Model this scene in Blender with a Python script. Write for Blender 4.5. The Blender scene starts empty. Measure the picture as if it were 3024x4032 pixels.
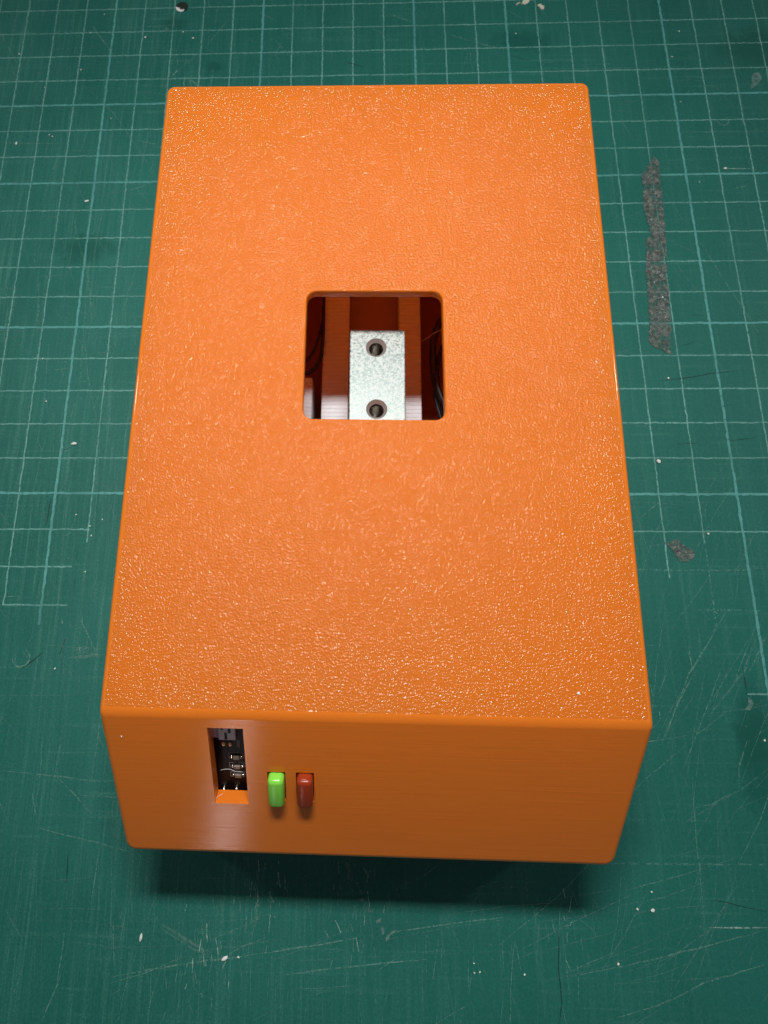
import bpy, bmesh, math, random
from mathutils import Vector, Matrix
random.seed(7)
SC = bpy.context.scene
COL = SC.collection
CM = 0.01

# ------------------------------------------------------------------ camera
cam = bpy.data.objects.new('camera', bpy.data.cameras.new('camera'))
COL.objects.link(cam)
R = [[0.99955403, -0.0031571, 0.02969459],
     [0.01007844, 0.97171528, -0.23594033],
     [-0.0281098, 0.23613438, 0.97131375]]
CAM_AT = Vector((7.8822479, -17.38553052, 15.03652589)) * CM
mw = Matrix([R[0] + [CAM_AT.x], R[1] + [CAM_AT.y], R[2] + [CAM_AT.z], [0, 0, 0, 1]])
cam.matrix_world = mw
cam.data.sensor_fit = 'AUTO'
cam.data.sensor_width = 36.0
cam.data.lens = 2318.645 / 4032 * 36
cam.data.shift_x = (1512 - 1301.54) / 4032
cam.data.shift_y = (2049.08 - 2016) / 4032
cam.data.clip_start = 0.005
cam.data.clip_end = 50
cam.data.dof.use_dof = True
cam.data.dof.focus_distance = 0.118
cam.data.dof.aperture_fstop = 30.0
SC.camera = cam

# ------------------------------------------------------------------ room light
w = bpy.data.worlds.new('World'); SC.world = w; w.use_nodes = True
w.node_tree.nodes['Background'].inputs[0].default_value = (0.80, 0.92, 1.0, 1)
w.node_tree.nodes['Background'].inputs[1].default_value = 0.105

def area(name, loc, target, sx, sy, power, col):
    l = bpy.data.lights.new(name, 'AREA'); l.shape = 'RECTANGLE'; l.size = sx; l.size_y = sy
    l.energy = power; l.color = col
    o = bpy.data.objects.new(name, l); COL.objects.link(o)
    o.location = loc
    o.rotation_euler = (Vector(target) - Vector(loc)).to_track_quat('-Z', 'Y').to_euler()
    return o
# the bench lamp above and behind the box
area('bench_lamp', (0.077, -0.054, 0.249), (0.081, -0.25, 0.0), 0.085, 0.022, 0.79, (1.0, 0.985, 0.95))
# area lamp added in front for the pale streak on the sloping panel
area('front_streak_lamp', (-0.155, -1.30, 0.16), (0.05, -0.2, 0.03), 0.05, 0.42, 0.30, (1.0, 0.88, 0.90))

# two small far lamps that glint on the long edges of the lid
area('side_lamp', (-0.76, 0.30, 0.52), (0.04, -0.12, 0.05), 0.05, 0.05, 1.0, (1, .97, .95))
area('side_lamp', (0.93, 0.30, 0.52), (0.13, -0.12, 0.05), 0.05, 0.05, 1.0, (1, .97, .95))

SC.view_settings.view_transform = 'Standard'
SC.view_settings.look = 'None'
SC.view_settings.exposure = 0
SC.view_settings.gamma = 1
SC.view_settings.use_curve_mapping = False

# ------------------------------------------------------------------ helpers
def tag(o, label=None, cat=None, group=None, kind=None):
    for k, v in (('label', label), ('category', cat), ('group', group), ('kind', kind)):
        if v: o[k] = v
    return o

def link(name, me, mat=None, parent=None):
    o = bpy.data.objects.new(name, me); COL.objects.link(o)
    if mat is not None:
        for x in (mat if isinstance(mat, (list, tuple)) else [mat]): me.materials.append(x)
    if parent is not None: o.parent = parent
    return o

def build(name, bm, mat=None, parent=None, smooth=None):
    me = bpy.data.meshes.new(name)
    bmesh.ops.recalc_face_normals(bm, faces=bm.faces[:]) if smooth != 'keep' else None
    bm.to_mesh(me); bm.free()
    if smooth and smooth != 'keep':
        for p in me.polygons: p.use_smooth = True
        me.set_sharp_from_angle(angle=math.radians(smooth))
    return link(name, me, mat, parent)

def empty(name, loc=(0, 0, 0), rz=0, parent=None):
    o = bpy.data.objects.new(name, None); COL.objects.link(o)
    o.location = loc; o.rotation_euler = (0, 0, rz); o.empty_display_size = 0.01
    if parent: o.parent = parent
    return o

def box_bm(x0, x1, y0, y1, z0, z1, bev=0, seg=2, bm=None):
    bm = bm or bmesh.new()
    r = bmesh.ops.create_cube(bm, size=1)
    for v in r['verts']:
        v.co = Vector(((x0 + x1) / 2 + v.co.x * (x1 - x0), (y0 + y1) / 2 + v.co.y * (y1 - y0), (z0 + z1) / 2 + v.co.z * (z1 - z0)))
    if bev:
        es = list({e for v in r['verts'] for e in v.link_edges})
        bmesh.ops.bevel(bm, geom=es, offset=bev, segments=seg, profile=0.5, affect='EDGES')
    return bm

def scale_cm(bm):
    bmesh.ops.scale(bm, vec=(CM, CM, CM), verts=bm.verts[:]); return bm

def tube(bm, pts, r, n=10, close=False):
    """a round tube along pts"""
    pts = [Vector(p) for p in pts]; rings = []
    for i, p in enumerate(pts):
        t = (pts[min(i + 1, len(pts) - 1)] - pts[max(i - 1, 0)]).normalized()
        a = t.cross(Vector((0, 0, 1)));  a = a.normalized() if a.length > 1e-6 else Vector((1, 0, 0))
        b = t.cross(a).normalized()
        rr = r[i] if isinstance(r, (list, tuple)) else r
        rings.append([bm.verts.new(p + (a * math.cos(q) + b * math.sin(q)) * rr) for q in [2 * math.pi * k / n for k in range(n)]])
    for A, B in zip(rings, rings[1:]):
        for k in range(n): bm.faces.new((A[k], A[(k + 1) % n], B[(k + 1) % n], B[k]))
    bm.faces.new(rings[0][::-1]); bm.faces.new(rings[-1])
    return bm

def smooth_path(pts, n=6):
    P = [Vector(p) for p in pts]; P = [P[0] * 2 - P[1]] + P + [P[-1] * 2 - P[-2]]; out = []
    for i in range(1, len(P) - 2):
        for k in range(n):
            t = k / n; a, b, c, d = P[i - 1], P[i], P[i + 1], P[i + 2]
            out.append(0.5 * ((2 * b) + (c - a) * t + (2 * a - 5 * b + 4 * c - d) * t * t + (3 * b - a - 3 * c + d) * t ** 3))
    out.append(P[-2]); return out

def slab(pts, z0, z1, jitter=0, sub=1):
    """a thin flake with an irregular outline (pts in cm on the mat), joined from top and rim"""
    P = []
    n = len(pts)
    for i in range(n):
        a = Vector(pts[i]); b = Vector(pts[(i + 1) % n])
        for k in range(sub):
            p = a.lerp(b, k / sub)
            P.append(p + Vector((random.gauss(0, jitter), random.gauss(0, jitter))))
    bm = bmesh.new()
    c = sum(P, Vector((0, 0))) / len(P)
    lo = [bm.verts.new((p.x, p.y, z0)) for p in P]
    hi = [bm.verts.new((*(p + (c - p).normalized() * .006), z1)) for p in P]
    for i in range(len(P)):
        j = (i + 1) % len(P); bm.faces.new((lo[i], lo[j], hi[j], hi[i]))
    bm.faces.new(hi)
    bmesh.ops.triangulate(bm, faces=[f for f in bm.faces if len(f.verts) > 4])
    return scale_cm(bm)

# ------------------------------------------------------------------ measured places, in cm on the mat
RESIDUE = [(17.126, -2.338), (17.242, -2.542), (17.228, -2.969), (17.2, -3.475), (17.185, -3.975), (17.158, -4.576), (17.115, -5.114), (17.119, -5.019), (17.103, -5.745), (17.015, -6.58), (16.982, -6.991), (16.947, -7.558), (16.916, -8.116), (16.869, -8.47), (16.774, -8.821), (16.782, -8.976), (16.709, -8.956), (16.625, -8.851), (16.427, -8.78), (16.295, -8.662), (16.244, -8.505), (16.308, -8.309), (16.328, -7.993), (16.362, -7.392), (16.41, -6.698), (16.45, -6.158), (16.532, -5.44), (16.619, -5.163), (16.751, -5.057), (16.713, -5.002), (16.659, -4.569), (16.603, -4.131), (16.67, -3.466), (16.69, -2.96), (16.982, -2.566)]
BLOT = [(15.98, -14.275), (16.078, -14.334), (16.2, -14.251), (16.351, -14.185), (16.412, -14.333), (16.59, -14.431), (16.692, -14.496), (16.692, -14.659), (16.612, -14.741), (16.447, -14.797), (16.295, -14.752), (16.192, -14.613), (16.143, -14.449), (16.042, -14.367)]
SPECKS = [(-0.372, 3.773), (-0.758, 2.986), (2.358, 2.933), (1.107, 2.732), (-3.059, 2.14), (-0.911, 1.433), (-2.042, 0.742), (0.28, -0.549), (-1.536, -1.224), (-1.642, -1.163), (2.71, 2.656), (13.285, 2.565), (18.492, 2.513), (18.15, 1.487), (18.353, -3.287), (18.182, -0.302), (-0.585, -10.323), (-0.852, -9.0), (0.635, -13.598), (1.042, -13.912), (1.106, -14.17), (1.356, -13.732), (1.052, -15.134), (0.547, -17.582), (17.116, -14.059), (5.465, -23.785), (10.694, -23.79), (10.813, -23.955), (10.695, -23.972), (14.727, -22.302), (14.375, -22.653), (11.785, -23.979), (13.838, -23.733), (17.733, -19.052), (16.79, -6.611), (16.621, -6.692), (16.792, -7.185), (16.652, -9.694)]
FLAKES = [(-0.16, -3.682), (0.35, -11.591), (3.237, -23.447), (5.163, -23.812), (16.096, -12.1), (-2.662, -1.481), (19.181, -2.816), (14.701, -22.668)]
SCR = [(0.35, 0.5, [(-0.513, -19.976), (0.815, -20.088), (2.133, -20.211)]), (0.3, 0.5, [(0.891, -20.093), (1.344, -20.461), (1.838, -20.923)]), (0.3, 0.5, [(0.588, -21.226), (1.341, -21.394), (2.048, -21.529), (2.826, -21.71)]), (0.35, -1, [(1.372, -21.752), (1.392, -22.138), (1.407, -22.392)]), (0.3, 0.6, [(1.422, -22.392), (1.437, -22.707)]), (0.4, 0.6, [(2.608, -24.235), (3.9, -23.998), (4.582, -23.894), (5.81, -23.733)]), (0.4, 0.6, [(5.81, -23.726), (6.835, -23.569), (8.205, -23.344)]), (0.35, 0.6, [(8.821, -23.286), (9.096, -23.19), (10.263, -23.02), (11.494, -22.867)]), (0.35, 0.6, [(6.507, -24.11), (7.355, -23.988), (8.373, -23.862), (9.661, -23.745)]), (0.25, 0.6, [(2.585, -23.118), (2.628, -23.667), (2.69, -24.085)]), (1.1, 0.3, [(3.624, -23.143), (4.207, -23.451), (4.849, -23.739)]), (0.3, 0.5, [(1.494, -24.201), (1.368, -24.588), (1.176, -25.115)]), (0.3, 0.5, [(1.485, -23.234), (1.426, -24.351)]), (0.35, 0.45, [(12.788, -23.995), (14.518, -23.658), (16.269, -23.228), (17.182, -22.996)]), (0.35, 0.9, [(15.896, -22.983), (16.475, -22.98), (17.186, -22.971)]), (0.35, 0.4, [(13.727, -24.735), (14.76, -24.45), (15.647, -24.048), (17.074, -23.661)]), (0.45, 0.5, [(17.353, -19.04), (17.041, -19.668), (16.992, -20.111)]), (0.25, 0.4, [(15.942, -19.787), (15.867, -21.159), (15.817, -22.932)]), (0.4, 0.35, [(17.722, -19.658), (17.082, -20.109), (15.547, -20.902)]), (0.3, 0.3, [(16.807, -21.915), (14.76, -24.45)]), (0.3, 0.4, [(15.84, -20.565), (16.317, -20.458), (16.892, -20.18)]), (0.35, -0.7, [(12.596, -23.092), (12.54, -23.911), (12.56, -24.502), (12.451, -24.893)]), (0.25, -0.6, [(16.041, -22.433), (17.237, -22.657)]), (0.35, 0.5, [(17.042, -16.368), (16.435, -17.226), (16.179, -17.557), (15.434, -18.961)]), (0.35, 0.45, [(16.228, -17.646), (15.822, -18.237), (15.43, -18.995)]), (0.25, 0.4, [(16.274, -16.835), (16.256, -17.437)]), (0.5, 0.3, [(17.798, -16.821), (17.485, -17.484), (16.495, -18.547)]), (0.25, 0.35, [(16.565, -16.372), (16.516, -17.075)]), (0.3, 0.4, [(18.22, -16.573), (17.605, -17.483)]), (0.45, 1.0, [(16.994, -16.012), (17.102, -16.12)]), (0.5, -0.6, [(17.47, -17.484), (17.493, -18.014)]), (0.3, -1, [(16.394, -9.776), (17.033, -9.695), (17.8, -9.555), (18.558, -9.475)]), (0.25, -0.9, [(18.056, -11.507), (18.725, -11.437)]), (0.25, -0.5, [(16.621, -11.614), (17.256, -11.56)]), (0.25, 0.4, [(18.1, -5.332), (18.566, -6.596), (18.96, -7.495), (19.332, -8.448)]), (0.25, 0.35, [(17.204, -5.278), (17.935, -5.755)]), (0.25, -0.6, [(17.492, -7.763), (17.875, -7.766)]), (0.25, -0.5, [(17.126, -8.706), (17.52, -8.592)]), (0.35, 0.4, [(-0.822, 3.431), (-0.206, 2.493), (0.337, 1.643)]), (0.35, 0.35, [(-0.681, 0.723), (0.329, -0.344), (1.854, -2.666)]), (0.3, 0.5, [(3.178, 2.339), (3.879, 3.496)]), (0.3, 0.4, [(0.909, -3.329), (1.376, -3.225), (1.743, -3.062)]), (0.3, 0.3, [(1.048, -2.766), (1.6, -3.62)]), (0.3, 0.3, [(2.38, 1.402), (2.944, 2.023)]), (0.25, 0.3, [(-3.771, 2.851), (-2.921, 0.838)]), (0.3, 0.3, [(-0.559, -3.024), (0.289, -4.699)]), (0.35, 0.5, [(1.218, -1.438), (1.864, -1.597)]), (0.25, 0.4, [(-3.201, -1.441), (-1.221, -1.508)]), (0.35, 0.5, [(9.124, 3.543), (10.024, 3.124)]), (0.3, 0.5, [(11.982, 2.232), (12.991, 1.888)]), (0.3, -1, [(5.418, 1.768), (5.665, 1.876)]), (0.5, -0.6, [(7.763, 1.55), (7.962, 1.483), (8.308, 1.317)]), (0.3, 0.3, [(11.009, 2.642), (11.982, 2.232)]), (0.3, 0.3, [(11.719, 1.858), (11.491, 1.114)]), (0.3, 0.35, [(12.938, 1.01), (14.43, 1.099), (17.866, 1.046)]), (0.25, 0.4, [(18.034, -1.453), (20.662, -1.476)]), (0.25, 0.3, [(14.797, 1.344), (15.17, 1.653)]), (0.25, 0.35, [(17.183, -3.419), (17.756, -4.693)]), (0.3, -0.8, [(13.078, 1.675), (13.614, 1.469)]), (0.3, 0.9, [(19.181, -2.816), (19.94, -2.835)]), (0.25, 0.3, [(16.135, -0.548), (16.581, -1.747)]), (0.35, 0.4, [(19.328, -3.537), (19.756, -3.433)]), (0.4, -0.9, [(-0.119, -13.154), (-0.149, -13.916)]), (0.35, -0.8, [(0.765, -14.471), (0.757, -14.808)]), (0.45, -0.8, [(0.803, -15.292), (0.82, -15.62)]), (0.45, -0.9, [(0.231, -17.163), (-0.034, -17.392), (-0.303, -17.577)]), (0.45, -0.8, [(0.72, -16.817), (0.617, -17.244)]), (0.3, 0.6, [(1.012, -16.266), (1.268, -16.697), (1.558, -17.207)]), (1.2, 0.3, [(0.969, -17.184), (1.364, -17.039)]), (1.2, 0.3, [(0.864, -17.298), (1.678, -17.234)]), (0.3, 0.6, [(0.332, -14.179), (0.497, -14.148), (0.598, -13.819), (0.635, -13.598)]), (0.25, 0.4, [(-0.363, -17.14), (-0.192, -17.309), (-0.199, -17.478)]), (0.25, 0.4, [(-0.518, -17.085), (-0.5, -17.424), (-0.364, -17.564)]), (0.3, 0.3, [(-0.643, -19.085), (-0.41, -19.108)]), (1.0, 0.3, [(0.806, -17.552), (1.094, -17.771)]), (0.7, 0.2, [(-1.309, -6.355), (-1.112, -8.144)]), (0.6, 0.2, [(0.07, -6.017), (0.3, -6.873), (0.432, -7.783)]), (0.8, 0.15, [(0.351, -5.067), (0.524, -5.39)]), (0.3, 0.3, [(1.179, -8.528), (0.728, -8.998)]), (0.5, -0.6, [(-0.059, -11.842), (0.273, -11.675)])]
RINGS = [((19.364, -1.066), 0.19), ((-0.35, -17.338), 0.24)]
STAINS = [(2.036, 3.35, 0.5, 0.35), (3.483, 1.437, 0.35, 0.3), (-0.035, -5.383, 1.1, 0.6), (13.468, 2.279, 1.1, 0.5), (17.514, -18.649, 0.5, 1.2), (17.5, -19.489, 0.6, 1.2), (20.907, 1.822, 1.5, 1.0)]
GREY = [[(8.532, -23.019), (8.602, -22.957), (8.66, -22.95), (8.646, -23.017), (8.566, -23.055)], [(8.645, -23.114), (8.693, -23.101), (8.74, -23.173), (8.712, -23.258), (8.667, -23.274), (8.658, -23.199)], [(8.908, -23.209), (8.994, -23.177), (8.976, -23.216), (8.848, -23.285), (8.82, -23.376), (8.758, -23.401), (8.752, -23.332), (8.821, -23.256)], [(8.147, -22.53), (8.276, -22.552), (8.269, -22.626), (8.172, -22.613)], [(8.337, -22.779), (8.431, -22.752), (8.51, -22.8), (8.448, -22.844), (8.361, -22.824)], [(7.838, -21.82), (7.926, -21.834), (7.979, -22.007), (7.899, -22.198), (7.857, -22.073)], [(17.487, -18.058), (17.58, -18.129), (17.621, -18.245), (17.497, -18.376), (17.38, -18.363), (17.487, -18.246)], [(1.684, 3.096), (1.767, 3.147), (1.835, 3.145), (1.877, 3.058), (1.83, 3.007), (1.699, 3.03)], [(20.546, 0.761), (20.748, 0.818), (20.805, 0.568), (20.622, 0.326), (20.403, 0.147)]]
PAINT = [[(13.535, 3.789), (13.575, 3.89), (13.614, 3.976), (13.666, 4.091), (13.776, 4.088), (13.821, 3.941), (13.794, 3.869), (13.736, 3.819), (13.667, 3.778), (13.603, 3.816)], [(14.063, 3.776), (14.14, 3.778), (14.184, 3.784), (14.213, 3.725), (14.272, 3.709), (14.272, 3.637), (14.25, 3.565), (14.2, 3.548), (14.159, 3.597), (14.131, 3.663), (14.084, 3.693)], [(13.38, 3.772), (13.354, 3.795), (13.429, 3.85), (13.498, 3.892), (13.519, 3.87), (13.46, 3.82)]]
HOLE = (2.244, 4.032)
CRES = [(2.027, 4.025), (2.07, 4.001), (2.176, 3.971), (2.164, 3.92), (2.212, 3.898), (2.265, 3.883), (2.336, 3.908), (2.309, 3.842), (2.26, 3.807), (2.187, 3.812), (2.101, 3.857), (2.056, 3.91)]
WIRES = [[(2.782, 8.33, 1.3), (3.026, 8.428, 1.3), (3.143, 8.525, 1.3), (3.28, 8.774, 1.3), (3.353, 9.042, 1.3), (3.44, 9.42, 1.3), (3.485, 9.876, 1.3), (3.496, 10.431, 1.3)], [(2.791, 8.085, 1.3), (3.021, 8.087, 1.3), (3.155, 8.123, 1.3), (3.326, 8.281, 1.3), (3.446, 8.563, 1.3), (3.48, 8.971, 1.3), (3.486, 9.511, 1.3), (3.481, 10.06, 1.3)], [(6.984, 10.255, 1.3), (6.649, 9.76, 1.3), (6.482, 9.488, 1.3), (6.346, 9.076, 1.3), (6.319, 8.634, 1.3), (6.329, 8.198, 1.3), (6.384, 7.768, 1.3), (6.499, 7.345, 1.3), (6.613, 6.928, 1.3)], [(6.912, 9.62, 1.15), (6.657, 9.113, 1.15), (6.53, 8.808, 1.15), (6.467, 8.454, 1.15), (6.428, 8.104, 1.15), (6.378, 7.585, 1.15), (6.485, 7.076, 1.15), (6.6, 6.659, 1.15)], [(6.344, 7.954, 1.6), (6.396, 7.536, 1.6), (6.511, 7.205, 1.6), (6.626, 6.976, 1.6)]]
HAIR = [(5.589, 7.887, 3.0), (5.807, 8.016, 3.0), (5.92, 8.087, 3.0), (6.104, 8.229, 3.0), (6.295, 8.327, 3.0)]
PCBpts = {'block': [(1.938, 0.668), (2.259, 0.657), (2.24, 0.944), (1.916, 0.956)], 'blockl': [(1.817, 0.672), (1.938, 0.668), (1.917, 0.937), (1.825, 0.922)], 'pads': [(1.995, 1.047), (2.118, 1.052)], 'rect': [(2.232, 0.964), (2.289, 1.141)], 'res': [(2.216, 1.359), (2.22, 1.593), (2.228, 1.811)], 'outl': [(2.074, 1.254), (2.35, 1.388), (2.071, 1.506), (2.35, 1.623), (2.077, 1.742), (2.351, 1.861)], 'blobs': [(2.132, 1.319), (2.302, 1.332), (2.141, 1.552), (2.31, 1.56), (2.133, 1.79), (2.31, 1.793)], 'pins': [(1.939, 2.172), (2.183, 2.152)], 'hair': [(1.914, 1.649), (1.992, 1.587), (2.105, 1.553), (2.214, 1.569), (2.355, 1.544)], 'text': [(1.882, 2.072), (2.13, 2.052)]}
SEAM = [[0.845, 1.534], [1.629, 2.097], [3.786, 2.221]]
SEAMZ = [0.03662, 0.03318, 0.03242]
LIDSPEC = (11.769, -17.832)
FACESPEC = (0.337, 0.523)
LIDSCR = [([(2.467, 11.912), (2.52, 11.831), (2.575, 11.71)], 0.012), ([(4.679, 13.338), (4.747, 13.365), (4.82, 13.4)], 0.014), ([(0.253, 12.614), (0.352, 12.641)], 0.05), ([(7.596, 1.719), (7.68, 1.668)], 0.012), ([(6.756, 2.548), (7.022, 2.498)], 0.006)]

# ------------------------------------------------------------------ materials
def shell(k, normal, rough, f=.3, ior=1.46):
    """thin printed plastic: coloured body that lets some light pass, under a clear gloss with its own relief"""
    k.set(Specular_IOR_Level=0.0)
    tr = k.n('ShaderNodeBsdfTranslucent'); tr.inputs[0].default_value = (1.0, .40, .05, 1)
    mx = k.n('ShaderNodeMixShader'); mx.inputs[0].default_value = f
    k.ln(k.b.outputs[0], mx.inputs[1]); k.ln(tr.outputs[0], mx.inputs[2])
    gl = k.n('ShaderNodeBsdfGlossy'); gl.inputs['Roughness'].default_value = rough; gl.inputs[0].default_value = (1, 1, 1, 1)
    fr = k.n('ShaderNodeFresnel'); fr.inputs[0].default_value = ior
    if normal is not None: k.ln(normal, gl.inputs['Normal'])
    m2 = k.n('ShaderNodeMixShader'); k.ln(fr.outputs[0], m2.inputs[0]); k.ln(mx.outputs[0], m2.inputs[1]); k.ln(gl.outputs[0], m2.inputs[2])
    k.ln(m2.outputs[0], k.o.inputs[0])
def relief(k, h, dist, strength=1.0, prev=None):
    """a bump that is not wired to the body, only to the gloss"""
    x = k.n('ShaderNodeBump'); x.inputs['Distance'].default_value = dist; x.inputs['Strength'].default_value = strength
    k.ln(h, x.inputs['Height'])
    if prev is not None: k.ln(prev, x.inputs['Normal'])
    return x.outputs[0]
class NT:
    def __init__(s, name, **kw):
        s.m = bpy.data.materials.new(name); s.m.use_nodes = True
        s.t = s.m.node_tree; s.b = s.t.nodes['Principled BSDF']; s.o = s.t.nodes['Material Output']
        s.set(**kw)
    def set(s, **kw):
        for k, v in kw.items():
            i = s.b.inputs[k.replace('_', ' ')]
            if isinstance(v, bpy.types.NodeSocket): s.t.links.new(v, i)
            else: i.default_value = v
    def n(s, t, **kw):
        x = s.t.nodes.new(t)
        for k, v in kw.items(): setattr(x, k, v)
        return x
    def ln(s, a, b): s.t.links.new(a, b)
    def coord(s, scale=(1, 1, 1), loc=(0, 0, 0), rot=0, src='Object'):
        c = s.n('ShaderNodeTexCoord'); mp = s.n('ShaderNodeMapping')
        mp.inputs['Scale'].default_value = scale; mp.inputs['Location'].default_value = loc
        mp.inputs['Rotation'].default_value = (0, 0, rot)
        s.ln(c.outputs[src], mp.inputs[0]); return mp.outputs[0]
    def noise(s, co, scale, detail=3, rough=.55, dist=0):
        x = s.n('ShaderNodeTexNoise'); x.inputs['Scale'].default_value = scale
        x.inputs['Detail'].default_value = detail; x.inputs['Roughness'].default_value = rough
        x.inputs['Distortion'].default_value = dist
        s.ln(co, x.inputs['Vector']); return x.outputs[0]
    def ramp(s, f, a, b, lo=0., hi=1.):
        x = s.n('ShaderNodeMapRange'); x.interpolation_type = 'SMOOTHSTEP'
        x.inputs[1].default_value = a; x.inputs[2].default_value = b; x.inputs[3].default_value = lo; x.inputs[4].default_value = hi
        s.ln(f, x.inputs[0]); return x.outputs[0]
    def math(s, op, a, b=0., c=None):
        x = s.n('ShaderNodeMath', operation=op)
        for i, v in enumerate((a, b) if c is None else (a, b, c)):
            if isinstance(v, bpy.types.NodeSocket): s.ln(v, x.inputs[i])
            else: x.inputs[i].default_value = v
        return x.outputs[0]
    def mix(s, f, a, b):
        x = s.n('ShaderNodeMix', data_type='RGBA')
        for i, v in ((0, f), (6, a), (7, b)):
            if isinstance(v, bpy.types.NodeSocket): s.ln(v, x.inputs[i])
            else: x.inputs[i].default_value = (tuple(v) + (1,)) if i else v
        return x.outputs[2]
    def bump(s, h, dist, strength=1.0, prev=None):
        x = s.n('ShaderNodeBump'); x.inputs['Distance'].default_value = dist; x.inputs['Strength'].default_value = strength
        s.ln(h, x.inputs['Height'])
        if prev is not None: s.ln(prev, x.inputs['Normal'])
        s.ln(x.outputs[0], s.b.inputs['Normal']); return x.outputs[0]

def c4(r, g, b): return (r, g, b, 1)

ORANGE = (0.84, 0.212, 0.018)
# ORANGE plastic, pebbled top
k = NT('orange_textured_plastic', Base_Color=c4(*ORANGE), Roughness=0.22, Specular_IOR_Level=0.42)
co = k.coord()
v = k.n('ShaderNodeTexVoronoi'); v.feature = 'SMOOTH_F1'; v.inputs['Scale'].default_value = 2800; v.inputs['Smoothness'].default_value = .6
k.ln(co, v.inputs['Vector'])
h = k.math('ADD', k.math('MULTIPLY', k.noise(co, 2700, .6, .5), 1.3), k.math('MULTIPLY', v.outputs['Distance'], -0.25))
k.bump(h, 0.00008, .6); GN = relief(k, h, 0.00024, 1.0)
k.set(Base_Color=k.mix(k.noise(co, 60, 3), (ORANGE[0] * .97, ORANGE[1] * .95, ORANGE[2]), (ORANGE[0], ORANGE[1] * 1.05, ORANGE[2] * 1.2)))
shell(k, GN, .165, .45, 1.345); M_TOP = k.m
# ORANGE plastic, printed layers
k = NT('orange_layered_plastic', Base_Color=c4(*ORANGE), Roughness=0.27)
co = k.coord((60, 60, 5200))
h = k.noise(co, 1.0, 2, .6)
h2 = k.noise(k.coord((900, 900, 2500)), 1.0, 2)
sep = k.n('ShaderNodeSeparateXYZ'); k.ln(k.coord(), sep.inputs[0])
n1 = k.bump(k.math('ADD', h, k.math('MULTIPLY', h2, .12)), 0.00006, 0.55)
hh = None
for z in SEAMZ:
    d = k.math('ABSOLUTE', k.math('SUBTRACT', sep.outputs[2], z)); g = k.ramp(d, 0.0, 0.00016, 1, 0)
    hh = g if hh is None else k.math('ADD', hh, g)
GN = k.bump(hh, 0.000012, 0.5, n1)
k.set(Base_Color=k.mix(k.noise(k.coord((80, 80, 400)), 1.0, 3), (ORANGE[0] * .96, ORANGE[1] * .93, ORANGE[2]), ORANGE))
shell(k, GN, .12, .22, 1.42); M_SIDE = k.m
k = NT('orange_smooth_edge', Base_Color=c4(*ORANGE), Roughness=0.16)
k.bump(k.noise(k.coord((100, 100, 2500)), 1, 2), .00003, .35); shell(k, None, .09, .3); M_EDGE = k.m
k = NT('orange_inner_plastic', Base_Color=c4(*ORANGE), Roughness=0.5)
k.bump(k.noise(k.coord((100, 100, 4000)), 1, 2), .00005, .4)
shell(k, None, .5, .80); M_IN = k.m
def plastic(name, col, rough, bump=.3, spec=.5, sss=0):
    k = NT(name, Base_Color=c4(*col), Roughness=rough, Specular_IOR_Level=spec)
    if sss:
        k.set(Subsurface_Weight=sss, Subsurface_Scale=0.001)
    k.bump(k.noise(k.coord(), 1500, 3), .00003, bump); return k.m
M_GREEN = plastic('green_cap_plastic', (0.20, 0.56, 0.06), .22, .3, .3, .1)
M_RED = plastic('red_cap_plastic', (0.26, 0.030, 0.008), .22, .3, .25)
M_BLACKW = plastic('black_wire_rubber', (0.012, 0.010, 0.010), .5)
M_GREYBLK = plastic('grey_connector_plastic', (0.62, 0.58, 0.64), .35)
M_BOARD = plastic('black_solder_mask', (0.004, 0.0035, 0.004), .4, .2, .25)
M_SILK = plastic('white_silkscreen', (0.20, 0.19, 0.18), .6)
M_CHIP = plastic('pale_chip_ceramic', (0.20, 0.155, 0.13), .5)
M_DARKTXT = plastic('dim_silkscreen', (0.05, 0.028, 0.02), .6)
k = NT('solder_metal', Base_Color=c4(.85, .82, .74), Metallic=1.0, Roughness=.22); M_SOLDER = k.m
k = NT('gold_pad_metal', Base_Color=c4(.75, .62, .36), Metallic=1.0, Roughness=.25); M_GOLD = k.m
# galvanised bar
k = NT('galvanised_metal', Metallic=0.3, Roughness=.5)
co = k.coord()
v = k.n('ShaderNodeTexVoronoi'); v.inputs['Scale'].default_value = 2600; k.ln(co, v.inputs['Vector'])
sp = k.n('ShaderNodeSeparateColor'); k.ln(v.outputs['Color'], sp.inputs[0])
nn = k.noise(co, 2400, 4, .75, .3)
f = k.math('ADD', k.math('MULTIPLY', sp.outputs[0], .35), k.math('MULTIPLY', nn, .9))
k.set(Base_Color=k.mix(k.ramp(f, .42, .80), (.105, .145, .138), (.36, .40, .385)), Roughness=k.ramp(f, .3, .9, .34, .56))
k.bump(nn, .00005, .35); M_BAR = k.m
k = NT('machined_hole_metal', Base_Color=c4(.36, .33, .30), Metallic=1, Roughness=.33); M_THREAD = k.m
k = NT('chamfer_metal', Base_Color=c4(.36, .33, .31), Metallic=.5, Roughness=.4); M_CHAM = k.m
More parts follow.
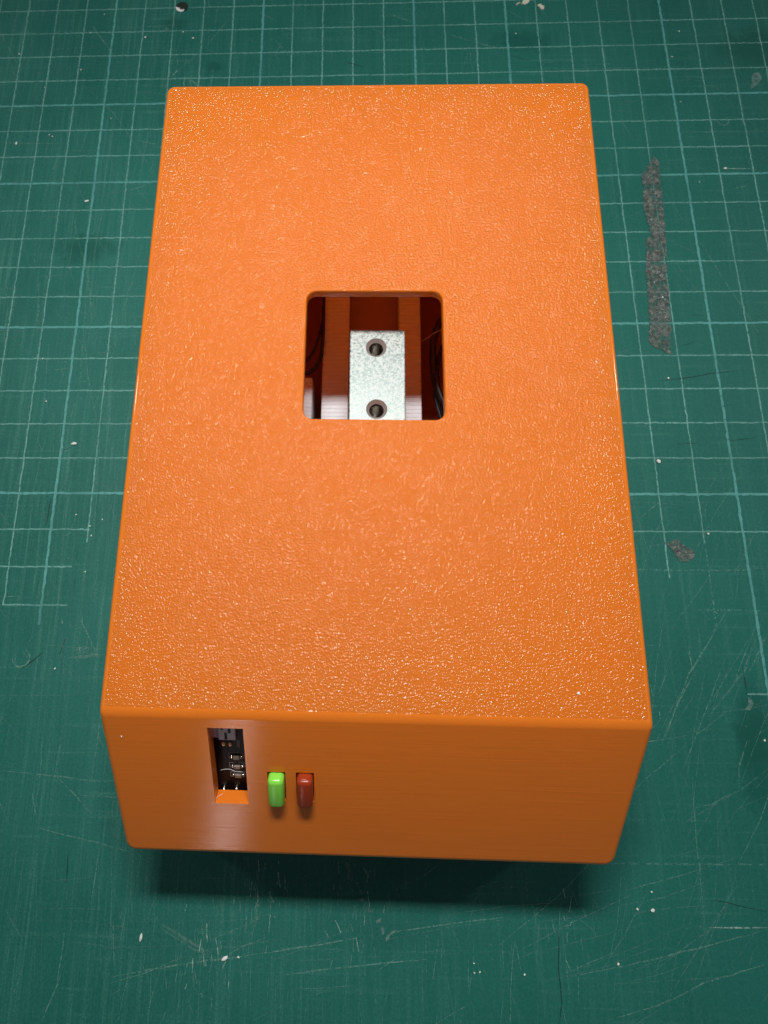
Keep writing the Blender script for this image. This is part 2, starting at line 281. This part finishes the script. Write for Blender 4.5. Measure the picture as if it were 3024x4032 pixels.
# white printed plastic
k = NT('white_printed_plastic', Base_Color=c4(.72, .78, .83), Roughness=.55)
wv = k.n('ShaderNodeTexWave'); wv.wave_type = 'BANDS'; wv.bands_direction = 'Y'; wv.inputs['Scale'].default_value = 290
wv.inputs['Distortion'].default_value = .6; wv.inputs['Detail Scale'].default_value = 60; k.ln(k.coord(), wv.inputs['Vector'])
k.bump(k.math('ADD', wv.outputs['Fac'], k.math('MULTIPLY', k.noise(k.coord((900, 900, 900)), 1, 2), 1.0)), .00022, .8)
M_WHITE = k.m
M_LIDSCR = plastic('deep_orange_scratch', (.52, .07, .006), .5)
M_BROWN = plastic('brown_printed_plastic', (.30, .17, .15), .6)
M_DUST = plastic('white_dust', (.66, .69, .67), .8)
M_HAIR = plastic('clear_strand', (.75, .55, .42), .3)
k = NT('cream_paint', Roughness=.6); k.set(Base_Color=k.mix(k.noise(k.coord(), 900, 4), (.42, .44, .34), (.66, .64, .52))); M_PAINT = k.m
k = NT('table_laminate', Base_Color=c4(.55, .53, .5), Roughness=.4); k.bump(k.noise(k.coord(), 300, 3), .0001, .2); M_TABLE = k.m

# cutting mat vinyl
k = NT('green_mat_vinyl', Roughness=.55, Specular_IOR_Level=.28)
co = k.coord()
big = k.noise(co, 11, 5, .6, .4); mid = k.noise(co, 90, 4, .6); fine = k.noise(co, 1500, 3, .6)
vst = k.noise(k.coord((900, 22, 1)), 1, 4, .62); hst = k.noise(k.coord((18, 800, 1), (3, 7, 0)), 1, 4, .62)
vfine = k.noise(k.coord((2600, 55, 1), (1, 9, 0)), 1, 4, .65)
vbroad = k.noise(k.coord((120, 9, 1), (5, 2, 0)), 1, 3)
dst = k.noise(k.coord((600, 26, 1), (0, 0, 0), math.radians(28)), 1, 4, .62)
sep = k.n('ShaderNodeSeparateXYZ'); k.ln(co, sep.inputs[0])
leftw = k.ramp(sep.outputs[0], 0.02, 0.13, 1, .30)
roww = k.ramp(sep.outputs[1], -0.175, -0.19, .0, 1)
basec = k.mix(k.ramp(big, .3, .7), (.0048, .090, .067), (.0085, .114, .088))
basec = k.mix(k.ramp(fine, .25, .8, 0, .5), basec, (.022, .15, .125))
wear = k.math('MULTIPLY', k.ramp(vst, .46, .78), k.ramp(vbroad, .35, .7, .1, 1))
wear = k.math('MULTIPLY', wear, leftw)
wear2 = k.math('MULTIPLY', k.ramp(hst, .52, .8), k.ramp(mid, .35, .7, .0, .55))
wear3 = k.math('MULTIPLY', k.ramp(dst, .5, .8, 0, .55), k.math('SUBTRACT', 1.1, leftw))
wear = k.math('ADD', wear, k.math('MULTIPLY', k.ramp(vfine, .42, .72), k.math('MULTIPLY', leftw, k.ramp(vbroad, .3, .7, .12, .6))))
haze = k.math('MULTIPLY', k.ramp(big, .35, .75, 0, .12), leftw)
allw = k.math('MINIMUM', k.math('ADD', k.math('ADD', k.math('MULTIPLY', wear, .62), wear2), k.math('ADD', k.math('MULTIPLY', wear3, .5), haze)), 1.)
grain = k.math('MULTIPLY', allw, k.ramp(k.noise(co, 2600, 2, .7), .36, .64, .25, 1.35))
basec = k.mix(k.math('MULTIPLY', grain, .70), basec, (.10, .28, .225))
for sx, sy, rx, ry in STAINS:
    vm = k.n('ShaderNodeVectorMath', operation='DISTANCE')
    mp = k.coord((1 / (rx * CM), 1 / (ry * CM), 0)); k.ln(mp, vm.inputs[0]); vm.inputs[1].default_value = (sx / rx, sy / ry, 0)
    d = k.math('ADD', vm.outputs['Value'], k.math('MULTIPLY', k.math('SUBTRACT', k.noise(co, 130, 5, .7, 1.), .5), 1.7))
    basec = k.mix(k.ramp(d, .3, 1.15, .6, 0), basec, (.003, .068, .05))
k.set(Base_Color=basec, Roughness=k.ramp(grain, 0, 1, .5, .66))
k.bump(k.math('ADD', fine, k.math('MULTIPLY', allw, .6)), .00006, .5)
M_MAT = k.m

def ink(name, col, lo, hi, sx=500, amp=1.0):
    """print or scuff that the wear has broken up: alpha from noise"""
    k = NT(name, Base_Color=c4(*col), Roughness=.6)
    co = k.coord()
    a = k.ramp(k.noise(co, sx, 4, .7), lo, hi, 0, amp)
    b = k.ramp(k.noise(co, 45, 3), .25, .6, .55, 1)
    k.set(Alpha=k.math('MULTIPLY', a, b)); return k.m
M_HEAVY = ink('bold_grid_ink', (.085, .31, .29), .2, .5, 700, .95)
M_THIN = ink('fine_grid_ink', (.17, .40, .355), .22, .56, 800, .85)
M_FAINT = ink('worn_grid_ink', (.15, .36, .31), .45, .62, 900, .6)
M_SCR = [ink('scuff_faint', (.13, .29, .25), .36, .62, 1100, .5), ink('scuff_mid', (.18, .36, .30), .36, .62, 1300, .62),
         ink('scuff_bright', (.36, .54, .47), .34, .6, 1500, .8), ink('cut_dark', (.003, .03, .024), .3, .5, 700, .9)]
k = NT('glue_residue', Roughness=.75)
co = k.coord()
base = k.mix(k.ramp(k.noise(co, 900, 5, .75), .36, .66), (.045, .052, .046), (.16, .18, .165))
base = k.mix(k.ramp(k.noise(co, 240, 4, .6), .55, .78, 0, .8), base, (.022, .022, .02))
base = k.mix(k.ramp(k.noise(k.coord((1, 1, 1), (2, 2, 2)), 1500, 3, .7, 2.), .56, .68), base, (.42, .48, .44))
k.set(Base_Color=base, Alpha=k.ramp(k.noise(co, 420, 5, .75), .36, .58, .12, .85)); k.bump(k.noise(co, 1100, 5, .7), .0003, .8); M_RES = k.m
M_GREYSM = ink('pale_smudge', (.16, .27, .25), .3, .6, 600, .7)
M_BLACKSPOT = plastic('black_rubber_plug', (.008, .016, .013), .6)

# ------------------------------------------------------------------ the surface
tag(build('table_top', box_bm(-.5, .7, -.75, .5, -.035, -.0031), M_TABLE), kind='structure')
matt = empty('cutting_mat', (0, 0, 0))
tag(matt, 'scratched dark green cutting mat with pale grid lines lying under the orange box', 'cutting mat')
build('mat_sheet', box_bm(-.16, .32, -.34, .16, -.003, 0.0, .0008, 2), M_MAT, matt)

def strip(bm, pts, w, z, wob=0.0, step=.35, taper=False):
    """a flat strip along pts (cm) of width w (cm)"""
    P = []
    for a, b in zip(pts, pts[1:]):
        a = Vector(a); b = Vector(b); n = max(1, int((b - a).length / step))
        P += [a.lerp(b, i / n) for i in range(n)]
    P.append(Vector(pts[-1])); N = len(P); L = []; Rr = []
    for i, p in enumerate(P):
        t = (P[min(i + 1, N - 1)] - P[max(i - 1, 0)]).normalized(); nrm = Vector((-t.y, t.x))
        q = p + nrm * random.gauss(0, wob); ww = w * random.uniform(.75, 1.2) / 2
        if taper: ww *= min(1, .25 + 3 * min(i, N - 1 - i) / max(1, N))
        L.append(bm.verts.new((q.x + nrm.x * ww, q.y + nrm.y * ww, z))); Rr.append(bm.verts.new((q.x - nrm.x * ww, q.y - nrm.y * ww, z)))
    for i in range(N - 1): bm.faces.new((L[i], Rr[i], Rr[i + 1], L[i + 1]))
    return bm

def grid_line(pts, w, m, z):
    build('grid_line', scale_cm(strip(bmesh.new(), pts, w, z, .006, .12)), m, matt, 'keep')
ZT, ZH = .0035, .0055
for kx in range(-5, 24):
    heavy = kx in (0, 5, 10, 13, 18, 23)
    ybot = {-1: -16.0, 0: -16.5, 1: -14.35, 16: -15.2, 17: -16.4, 18: -18.6, 19: -17, 20: -17, 21: -17, 22: -17, 23: -18}.get(kx, -15.5)
    ytop = 5.5
    if heavy: grid_line([(kx, ytop), (kx, ybot)], .066, M_HEAVY, ZH)
    elif kx in (17,):
        grid_line([(kx, ytop), (kx, -14.3)], .033, M_THIN, ZT); grid_line([(kx, -14.3), (kx, ybot)], .036, M_FAINT, ZT)
    else: grid_line([(kx, ytop), (kx, ybot)], .035, M_THIN, ZT)
for j in range(-6, 14):
    if j in (0, 3, 8, 13): grid_line([(-5, -j), (23, -j)], .066, M_HEAVY, ZH + .001)
    else: grid_line([(-5, -j), (23, -j)], .033, M_THIN, ZT + .001)
grid_line([(-5, -14), (1.05, -14)], .035, M_THIN, ZT + .001); grid_line([(15.2, -14), (23, -14)], .034, M_THIN, ZT + .001)
grid_line([(-5, -15), (.67, -15)], .035, M_THIN, ZT + .001); grid_line([(15.2, -15), (18.1, -15)], .034, M_FAINT, ZT + .001)
grid_line([(-1.03, -16), (.67, -16)], .042, M_THIN, ZT + .001); grid_line([(16.6, -16), (18.2, -16)], .03, M_FAINT, ZT + .001)
grid_line([(17.5, -18), (18.6, -18)], .036, M_THIN, ZT + .001); grid_line([(13.6, -21.75), (18, -21.7)], .034, M_FAINT, ZT + .001)

# measured scratches and the fine random ones
bms = [bmesh.new() for _ in M_SCR]
z = .0080
for wd, c, pts in SCR:
    i = 3 if c < 0 else (0 if c < .38 else (1 if c < .7 else 2))
    wmm = wd * .085
    if wd > .9:
        for _ in range(7):
            o = Vector((random.gauss(0, .045), random.gauss(0, .045)))
            strip(bms[i], [Vector(p) + o for p in pts], .022, z, .01, .2, True); z += .00001
    else: strip(bms[i], pts, wmm * (.75 if i == 3 else 1), z, .006, .2, True)
    z += .00001
def rnd(n, xr, yr, ang, sd, ln, wd, mats):
    global z
    for _ in range(n):
        x = random.uniform(*xr); y = random.uniform(*yr); a = math.radians(random.gauss(ang, sd)); l = random.uniform(.25, 1) ** 1.6 * ln
        b = math.radians(random.gauss(0, 5)); z += .0000015
        p = Vector((x, y)); q = p + Vector((math.cos(a), math.sin(a))) * l / 2; r = q + Vector((math.cos(a + b), math.sin(a + b))) * l / 2
        strip(bms[random.choice(mats)], [p, q, r], random.uniform(.5, 1.4) * wd, z, .004, .2, True)
rnd(420, (-4, 3.6), (-25, 4), 90, 5, 3.0, .012, (0, 0, 0, 1))
rnd(120, (-4, 3.6), (-25, 4), 0, 4, 2.5, .012, (0, 0, 1))
rnd(110, (-4, 4), (-25, 4), 118, 22, 3.0, .013, (0, 0, 1))
rnd(330, (2, 13), (-25.5, -20.8), 90, 8, 1.5, .012, (0, 0, 1))
rnd(55, (2, 14), (-25.5, -20.8), 14, 10, 3.5, .013, (0, 1))
rnd(230, (13, 22), (-25.5, -14), 66, 16, 3.2, .013, (0, 0, 0, 1))
rnd(40, (13, 22), (-25.5, -14), 15, 10, 2.5, .013, (0, 0, 1))
rnd(120, (13, 22), (-14, 4.5), 0, 12, 1.6, .012, (0,))
rnd(70, (13, 22), (-14, 4.5), 110, 20, 2.0, .012, (0,))
rnd(110, (3, 14), (-3.5, 4.5), 120, 35, 1.6, .013, (0, 0, 1))
rnd(900, (-4, 22), (-25.5, 4.5), 90, 60, .10, .017, (1, 0, 0, 0))
for cx, cy, n in ((5.9, -22.3, 60), (4.6, -24.0, 60), (8.0, -22.8, 40), (1.2, -16.9, 15), (12.9, -23.0, 24), (2.7, .7, 30), (14.6, -18.2, 20)):
    for _ in range(n):
        x = random.gauss(cx, .33); y = random.gauss(cy, .5); a = math.radians(random.gauss(92, 13)); l = random.uniform(.08, .35)
        z += .0000015
        strip(bms[random.choice((0, 0, 1, 1, 2))], [Vector((x, y)), Vector((x + math.cos(a) * l, y + math.sin(a) * l))], .015, z, .003, .1)
for (x, y), r in RINGS:
    for q in range(3):
        a0 = random.uniform(0, 6); rr = r * random.uniform(.85, 1.1)
        strip(bms[1], [(x + rr * math.cos(a0 + t * .35), y + rr * .9 * math.sin(a0 + t * .35)) for t in range(11)], .018, z, .004, .1); z += .00001
for b, m in zip(bms, M_SCR):
    nm = 'cut_marks' if m.name == 'cut_dark' else 'scratches'
    tag(build(nm, scale_cm(b), m, matt, 'keep'), kind='stuff')
b = bmesh.new()
for poly in GREY:
    b2 = slab(poly, .009, .0095, .006, 3); me = bpy.data.meshes.new('t'); b2.to_mesh(me); b2.free(); b.from_mesh(me); bpy.data.meshes.remove(me)
tag(build('smudges', b, M_GREYSM, matt), kind='stuff')

# glue residue
tag(build('tape_residue', slab(RESIDUE, .008, .022, .012, 4), M_RES), 'long grey strip of gritty tape residue stuck beside the orange box', 'tape residue')
tag(build('glue_blot', slab(BLOT, .008, .02, .014, 4), M_RES), 'small ragged grey blot of dried glue below the long residue strip', 'glue blot')
# plug with torn white paper, paint
hx, hy = HOLE
pl = empty('punched_plug', (hx * CM, hy * CM, 0))
tag(pl, 'round black spot with a torn white edge pressed into the mat', 'plug')
circ = [(math.cos(a) * .213, math.sin(a) * .213 * random.uniform(.96, 1.04)) for a in [i * 2 * math.pi / 28 for i in range(28)]]
build('dark_disc', slab(circ, .006, .02), M_BLACKSPOT, pl)
build('white_rim', slab([(x - hx, y - hy) for x, y in CRES], .02, .028, .003, 2), M_DUST, pl)
for lab, poly in zip(('large cream paint splash cut by the top edge of the photo', 'two joined cream paint drops beside the larger splash', 'thin white flick of paint next to the large splash'), PAINT):
    tag(build('paint_drop', slab(poly, .006, .03, .005, 2), M_PAINT), lab, 'paint drop')
# dust
def blob(name, x, y, rx, ry, a, label, cat, group=None, mat=None):
    bm = bmesh.new(); bmesh.ops.create_icosphere(bm, subdivisions=2, radius=1)
    for v in bm.verts:
        v.co *= random.uniform(.85, 1.15); v.co = Vector((v.co.x * rx, v.co.y * ry, v.co.z * min(rx, ry) * .6 + min(rx, ry) * .5))
    bmesh.ops.rotate(bm, matrix=Matrix.Rotation(a, 3, 'Z'), verts=bm.verts[:]); scale_cm(bm)
    o = build(name, bm, mat or M_DUST, None, 60); o.location = (x * CM, y * CM, .00006)
    return tag(o, label, cat, group)
for x, y in SPECKS:
    r = random.uniform(.018, .032)
    blob('dust_speck', x, y, r, r * random.uniform(.6, 1), random.uniform(0, 3), 'tiny white speck of dust lying on the cutting mat', 'dust speck', 'dust specks on the mat')
FL = [('white crumb beside the heavy grid line level with the upper part of the box', .07, .034, .15), ('largest white crumb beside the heavy grid line near the box flank', .085, .04, .1),
      ('upright white crumb below the shadow of the box', .03, .085, -.1), ('white crumb at the end of a long pale scuff in front of the box', .08, .04, .6),
      ('white curled crumb close to the flank of the box above the glue blot', .045, .06, .7), ('pale upright crumb far out on the mat beside the grid', .028, .06, 0),
      ('cream crumb with a thin scratch trailing from it', .05, .03, 0), ('white crumb just beyond the shadow corner of the box', .045, .04, .5)]
for (x, y), (lab, rx, ry, a) in zip(FLAKES, FL): blob('crumb', x, y, rx, ry, a, lab, 'crumb')

# ------------------------------------------------------------------ the orange enclosure
BX, BY, BA = 3.618, -18.239, -0.012
W, D, H, Z1, DY = 9.366, 13.450, 4.600, 2.5, 2.717
def place(name): return empty(name, (BX * CM, BY * CM, 0), BA)
encl = place('enclosure')
tag(encl, 'orange 3D printed box with a square opening, a slot and two buttons', 'box')

def prism(prof, x0, x1):
    bm = bmesh.new()
    A = [bm.verts.new((x0, y, z)) for y, z in prof]; B = [bm.verts.new((x1, y, z)) for y, z in prof]
    n = len(prof)
    for i in range(n): bm.faces.new((A[i], A[(i + 1) % n], B[(i + 1) % n], B[i]))
    bm.faces.new(A[::-1]); bm.faces.new(B)
    bmesh.ops.recalc_face_normals(bm, faces=bm.faces[:]); return bm
bm = prism([(D, 0), (D, H), (0, H), (-DY, Z1), (-DY, 0)], 0, W)
up = [e for e in bm.edges if abs(e.verts[0].co.z - e.verts[1].co.z) > 1 and abs(e.verts[0].co.y - e.verts[1].co.y) < .01]
bmesh.ops.bevel(bm, geom=up, offset=.19, segments=8, profile=.5, affect='EDGES')
bm.normal_update()
bmesh.ops.bevel(bm, geom=[e for e in bm.edges if max(v.co.z for v in e.verts) > .1 and e.calc_face_angle(0) > math.radians(26)], offset=.10, segments=5, profile=.5, affect='EDGES', clamp_overlap=False)
outer = build('housing', scale_cm(bm), [M_TOP, M_SIDE, M_IN, M_EDGE])
for p in outer.data.polygons:
    nz = p.normal
    flat = max(abs(nz.x), abs(nz.y), abs(nz.z), nz.y * -.611 + nz.z * .791) > .9985
    p.material_index = 0 if nz.z > .9985 else (1 if flat or p.center.z < .02 else 3)
inner = build('c1', scale_cm(prism([(D - .24, -1), (D - .24, 4.42), (.257, 4.42), (-DY + .24, 2.306), (-DY + .24, -1)], .24, W - .24)), [M_TOP, M_SIDE, M_IN, M_EDGE])
for p in inner.data.polygons: p.material_index = 2
def rrect(cx, cy, hx, hy, r, n=7):
    P = []
    for sx, sy, a0 in ((1, 1, 0), (-1, 1, 90), (-1, -1, 180), (1, -1, 270)):
        for i in range(n + 1):
            a = math.radians(a0 + 90 * i / n); P.append((cx + sx * (hx - r) + r * math.cos(a), cy + sy * (hy - r) + r * math.sin(a)))
    return P
def loft(loops):
    bm = bmesh.new(); V = [[bm.verts.new(p) for p in L] for L in loops]; n = len(V[0])
    for A, B in zip(V, V[1:]):
        for i in range(n): bm.faces.new((A[i], A[(i + 1) % n], B[(i + 1) % n], B[i]))
    bm.faces.new(V[0][::-1]); bm.faces.new(V[-1]); bmesh.ops.recalc_face_normals(bm, faces=bm.faces[:]); return bm
def rr3(z, g=0): return [(x, y, z) for x, y in rrect(4.683, 6.81, 1.355 + g, 1.375 + g, .19 + g)]
win = build('c2', scale_cm(loft([rr3(3.7), rr3(H - .045), rr3(H - .012, .012), rr3(H + .02, .045), rr3(H + .5, .045)])), [M_TOP, M_SIDE, M_IN, M_EDGE])
for p in win.data.polygons: p.material_index = 1
SL = math.hypot(DY, H - Z1)
T = Vector((0, -DY / SL, -(H - Z1) / SL)); NN = Vector((0, -(H - Z1) / SL, DY / SL)); P0 = Vector((0, 0, H))
def fpt(x, v, o=0.): return P0 + Vector((x, 0, 0)) + T * v + NN * o       # a point on the sloping front panel (cm)
def fbox(x0, x1, v0, v1, o0, o1, bev=0, seg=2, bm=None):
    b = box_bm(x0, x1, v0, v1, o0, o1, bev, seg)
    for v in b.verts: v.co = fpt(v.co.x, v.co.y, v.co.z)
    if bm is None: return b
    me = bpy.data.meshes.new('t'); b.to_mesh(me); b.free(); bm.from_mesh(me); bpy.data.meshes.remove(me); return bm
slot = build('c3', scale_cm(fbox(1.855, 2.475, .28, 2.08, -.8, .5)), [M_TOP, M_SIDE, M_IN, M_EDGE])
bh = [build('c4', scale_cm(fbox(a, b, 1.262, 1.965, -.6, .5)), [M_TOP, M_SIDE, M_IN, M_EDGE]) for a, b in ((2.85, 3.172), (3.362, 3.684))]
for o in [slot] + bh:
    for p in o.data.polygons: p.material_index = 1
for c in [inner, win, slot] + bh:
    md = outer.modifiers.new('b', 'BOOLEAN'); md.operation = 'DIFFERENCE'; md.solver = 'EXACT'; md.object = c
dg = bpy.context.evaluated_depsgraph_get()
me = bpy.data.meshes.new_from_object(outer.evaluated_get(dg)); me.name = 'housing'
for c in [inner, win, slot] + bh: bpy.data.objects.remove(c)
outer.modifiers.clear(); outer.data = me
for p in me.polygons: p.use_smooth = True
me.set_sharp_from_angle(angle=math.radians(30))
wn = outer.modifiers.new('weighted', 'WEIGHTED_NORMAL'); wn.keep_sharp = True; wn.weight = 100
outer.parent = encl
build('base_plate', scale_cm(box_bm(.25, W - .25, -DY + .25, D - .25, .0, .2, .02, 1)), M_IN, encl)

for pts, w_ in LIDSCR:
    o = build('scratch', scale_cm(strip(bmesh.new(), pts, w_, H + .002, .002, .06, True)), M_LIDSCR, encl, 'keep')
def button(x0, x1, m, label):
    bm = bmesh.new()
    b = box_bm(x0, x1, 1.285, 1.96, -.5, .215)
    es = [e for e in b.edges if max(v.co.z for v in e.verts) > 0]
    bmesh.ops.bevel(b, geom=es, offset=.085, segments=6, profile=.5, affect='EDGES')
    for v in b.verts:
        x, vv, o = v.co; o += 0.0 if o < 0 else -.22 * ((vv - 1.6) ** 2) - .5 * (x - (x0 + x1) / 2) ** 2
        v.co = fpt(x, vv, o)
    bm.free(); o = build('push_button', scale_cm(b), m, encl, 40); o['label'] = label
button(2.868, 3.156, M_GREEN, 'bright green push button'); button(3.382, 3.668, M_RED, 'dark red push button')

# little things on the box
def lbl(o, l, c): return tag(o, l, c)

# ------------------------------------------------------------------ the bar and what holds it
ldc = place('load_cell')
tag(ldc, 'speckled silver metal bar with two threaded holes inside the square opening', 'metal bar')
BZ, BE = 3.5, 8.00
bar = build('bar', scale_cm(box_bm(4.20, 5.395, .5, BE, BZ - 1.2, BZ, .022, 2)), [M_BAR, M_THREAD, M_CHAM], ldc)
cs = []
HOLES = [(4.772, 7.57), (4.787, 6.13)]
for x, y in HOLES:
    r0, r1 = .155, .224
    lo = [[(x + r * math.cos(a), y + r * math.sin(a), zz) for a in [i * 2 * math.pi / 40 for i in range(40)]] for r, zz in ((r0, BZ - 2), (r0, BZ - .075), (r1, BZ - .004), (r1 + .004, BZ + .1))]
    c = build('c', scale_cm(loft(lo)), [M_BAR, M_THREAD, M_CHAM]); c.parent = ldc
    for p in c.data.polygons: p.material_index = 2 if p.center.z > (BZ - .08) * CM and abs(p.normal.z) < .95 else 1
    md = bar.modifiers.new('b', 'BOOLEAN'); md.object = c; md.solver = 'EXACT'; cs.append(c)
dg = bpy.context.evaluated_depsgraph_get(); dg.update()
me = bpy.data.meshes.new_from_object(bar.evaluated_get(dg)); bar.modifiers.clear(); bar.data = me
for c in cs: bpy.data.objects.remove(c)
for x, y in HOLES:
    bm = bmesh.new(); n = 32; turns = 14; rings = []
    for i in range(turns * 2 + 1):
        zz = BZ - .085 - i * .035; r = .153 if i % 2 else .132
        rings.append([bm.verts.new((x + r * math.cos(2 * math.pi * k_ / n), y + r * math.sin(2 * math.pi * k_ / n), zz - .07 * k_ / n)) for k_ in range(n)])
    for A, B in zip(rings, rings[1:]):
        for k_ in range(n - 1): bm.faces.new((A[k_], A[k_ + 1], B[k_ + 1], B[k_]))
        bm.faces.new((A[n - 1], A[0], B[0], B[n - 1]))
    build('thread', scale_cm(bm), M_THREAD, ldc)

brk = place('bracket')
tag(brk, 'white 3D printed block with fine layer lines under the metal bar', 'bracket')
for a, b in ((3.49, 4.17), (5.47, 6.03)):
    build('side_block', scale_cm(box_bm(a, b, 1.5, 11.2, .2, 1.2, .02, 1)), M_WHITE, brk)
build('cradle', scale_cm(box_bm(4.17, 5.47, 1.5, 11.2, .2, .8, 0)), M_BROWN, brk)
build('spacer', scale_cm(box_bm(4.21, 5.38, 1.0, 4.2, .8, 2.3, 0)), M_WHITE, brk)
std = place('standoff')
tag(std, 'pale rounded post at the lower corner of the square opening', 'post')
build('post', scale_cm(box_bm(2.95, 3.27, 6.3, 7.9, .2, 1.5, .06, 3)), M_WHITE, std, 40)

WL = ['upper thin black wire curving beside the white block', 'lower thick black wire curving beside the white block', 'broad black cable bowed past the silver bar',
      'thin black wire behind the broad bowed cable', 'brownish black wire crossing low over the broad cable']
for pts, r, lab in zip(WIRES, (.035, .048, .09, .05, .07), WL):
    wr = place('wire'); tag(wr, lab, 'wire')
    b = tube(bmesh.new(), smooth_path(pts, 5), r, 12); build('insulation', scale_cm(b), M_BLACKW, wr, 60)
hr = place('plastic_strand'); tag(hr, 'hair-thin pale plastic strand hanging across the square opening', 'strand')
build('strand', scale_cm(tube(bmesh.new(), smooth_path(HAIR, 4), .006, 6)), M_HAIR, hr, 60)

# ------------------------------------------------------------------ circuit board behind the slot
pcb = place('circuit_board')
tag(pcb, 'small black circuit board with solder points seen through the front slot', 'circuit board')
O = -.42
build('board', scale_cm(fbox(1.45, 2.78, .05, 2.65, O - .16, O)), M_BOARD, pcb)
q = PCBpts
build('connector', scale_cm(fbox(1.93, 2.255, .25, .90, O, O + .07, .02, 2)), M_GREYBLK, pcb)
cn = build('connector_tab', scale_cm(fbox(1.81, 1.928, .25, .88, O, O + .035, .015, 2)), M_GREYBLK, pcb)
for a, b in ((1.99, .5), (2.12, .57), (2.05, .72)):
    build('contact', scale_cm(fbox(a, a + .045, b, b + .15, O + .07, O + .078)), M_BOARD, pcb)
build('marking', scale_cm(fbox(2.245, 2.30, .955, 1.125, O + .0004, O + .004)), M_SILK, pcb)
def dome(name, x, v, r, h, m, par, sv=1.0):
    bm = bmesh.new(); bmesh.ops.create_uvsphere(bm, u_segments=16, v_segments=10, radius=1)
    for w_ in bm.verts: w_.co = fpt(x + w_.co.x * r, v + w_.co.y * r * sv, O + w_.co.z * h)
    return build(name, scale_cm(bm), m, par, 60)
for x, v in q['pads']: dome('gold_pad', x, v, .052, .035, M_GOLD, pcb)
for i, (x, v) in enumerate(q['res']):
    rs = build('resistor', scale_cm(fbox(x - .058, x + .062, v - .035, v + .04, O + .0004, O + .05, .008, 1)), M_CHIP, pcb)
    dome('solder_joint', x - .09, v, .03, .035, M_SOLDER, rs); dome('solder_joint', x + .092, v, .03, .035, M_SOLDER, rs)
    (xa, va), (xb, vb) = q['outl'][2 * i], q['outl'][2 * i + 1]
    bm = bmesh.new(); t = .009
    for a in ((xa, xb, va, va + t), (xa, xb, vb - t, vb), (xa, xa + t, va + t, vb - t), (xb - t, xb, va + t, vb - t)): fbox(*a, O + .0004, O + .003, bm=bm)
    for a in (x - .04, x + .03): fbox(a, a + t, va - .04, va, O + .0004, O + .003, bm=bm)
    build('outline_print', scale_cm(bm), M_SILK, rs)
for x, v in q['pins']: dome('solder_pin', x, v - .04, .034, .1, M_SOLDER, pcb, 1.3)
def text(s, x, v, size, m, par):
    cu = bpy.data.curves.new('t', 'FONT'); cu.body = s; cu.size = size; cu.extrude = .001
    o = bpy.data.objects.new('t', cu); COL.objects.link(o); dg = bpy.context.evaluated_depsgraph_get(); dg.update()
    me = bpy.data.meshes.new_from_object(o.evaluated_get(dg)); bpy.data.objects.remove(o)
    for w_ in me.vertices: p = fpt(x + w_.co.x, v - w_.co.y, O + .002 + w_.co.z); w_.co = p * CM
    me.name = 'lettering'; return link('lettering', me, m, par)
text('40', q['text'][0][0], q['text'][0][1], .11, M_DARKTXT, pcb); text('10', q['text'][1][0], q['text'][1][1], .11, M_DARKTXT, pcb)
b = bmesh.new(); tube(b, smooth_path([fpt(x, v, O + .06 + .03 * i) for i, (x, v) in enumerate(q['hair'])], 4), .0035, 6)
s1 = place('plastic_string'); tag(s1, 'fine pale plastic string curling over the chips in the slot', 'string'); build('filament', scale_cm(b), M_DUST, s1, 60)
b = bmesh.new(); tube(b, smooth_path([fpt(1.80, 2.10, .01), fpt(1.87, 2.05, -.1), fpt(1.96, 2.07, -.2)], 4), .003, 6)
s2 = place('plastic_string'); tag(s2, 'fine pale plastic string at the bottom corner of the slot', 'string'); build('filament', scale_cm(b), M_DUST, s2, 60)

# crumbs lying on the box lid
lx, ly = LIDSPEC
o = blob('lid_crumb', 0, 0, .028, .022, .4, 'single white crumb on the orange lid near its front corner', 'crumb'); o.location = (lx * CM, ly * CM, H * CM)
o = blob('face_crumb', 0, 0, .008, .022, .4, 'small white fleck stuck on the sloping orange front panel', 'fleck')
p = fpt(*FACESPEC, .005); ca, sa = math.cos(BA), math.sin(BA)
o.location = ((BX + p.x * ca - p.y * sa) * CM, (BY + p.x * sa + p.y * ca) * CM, p.z * CM)
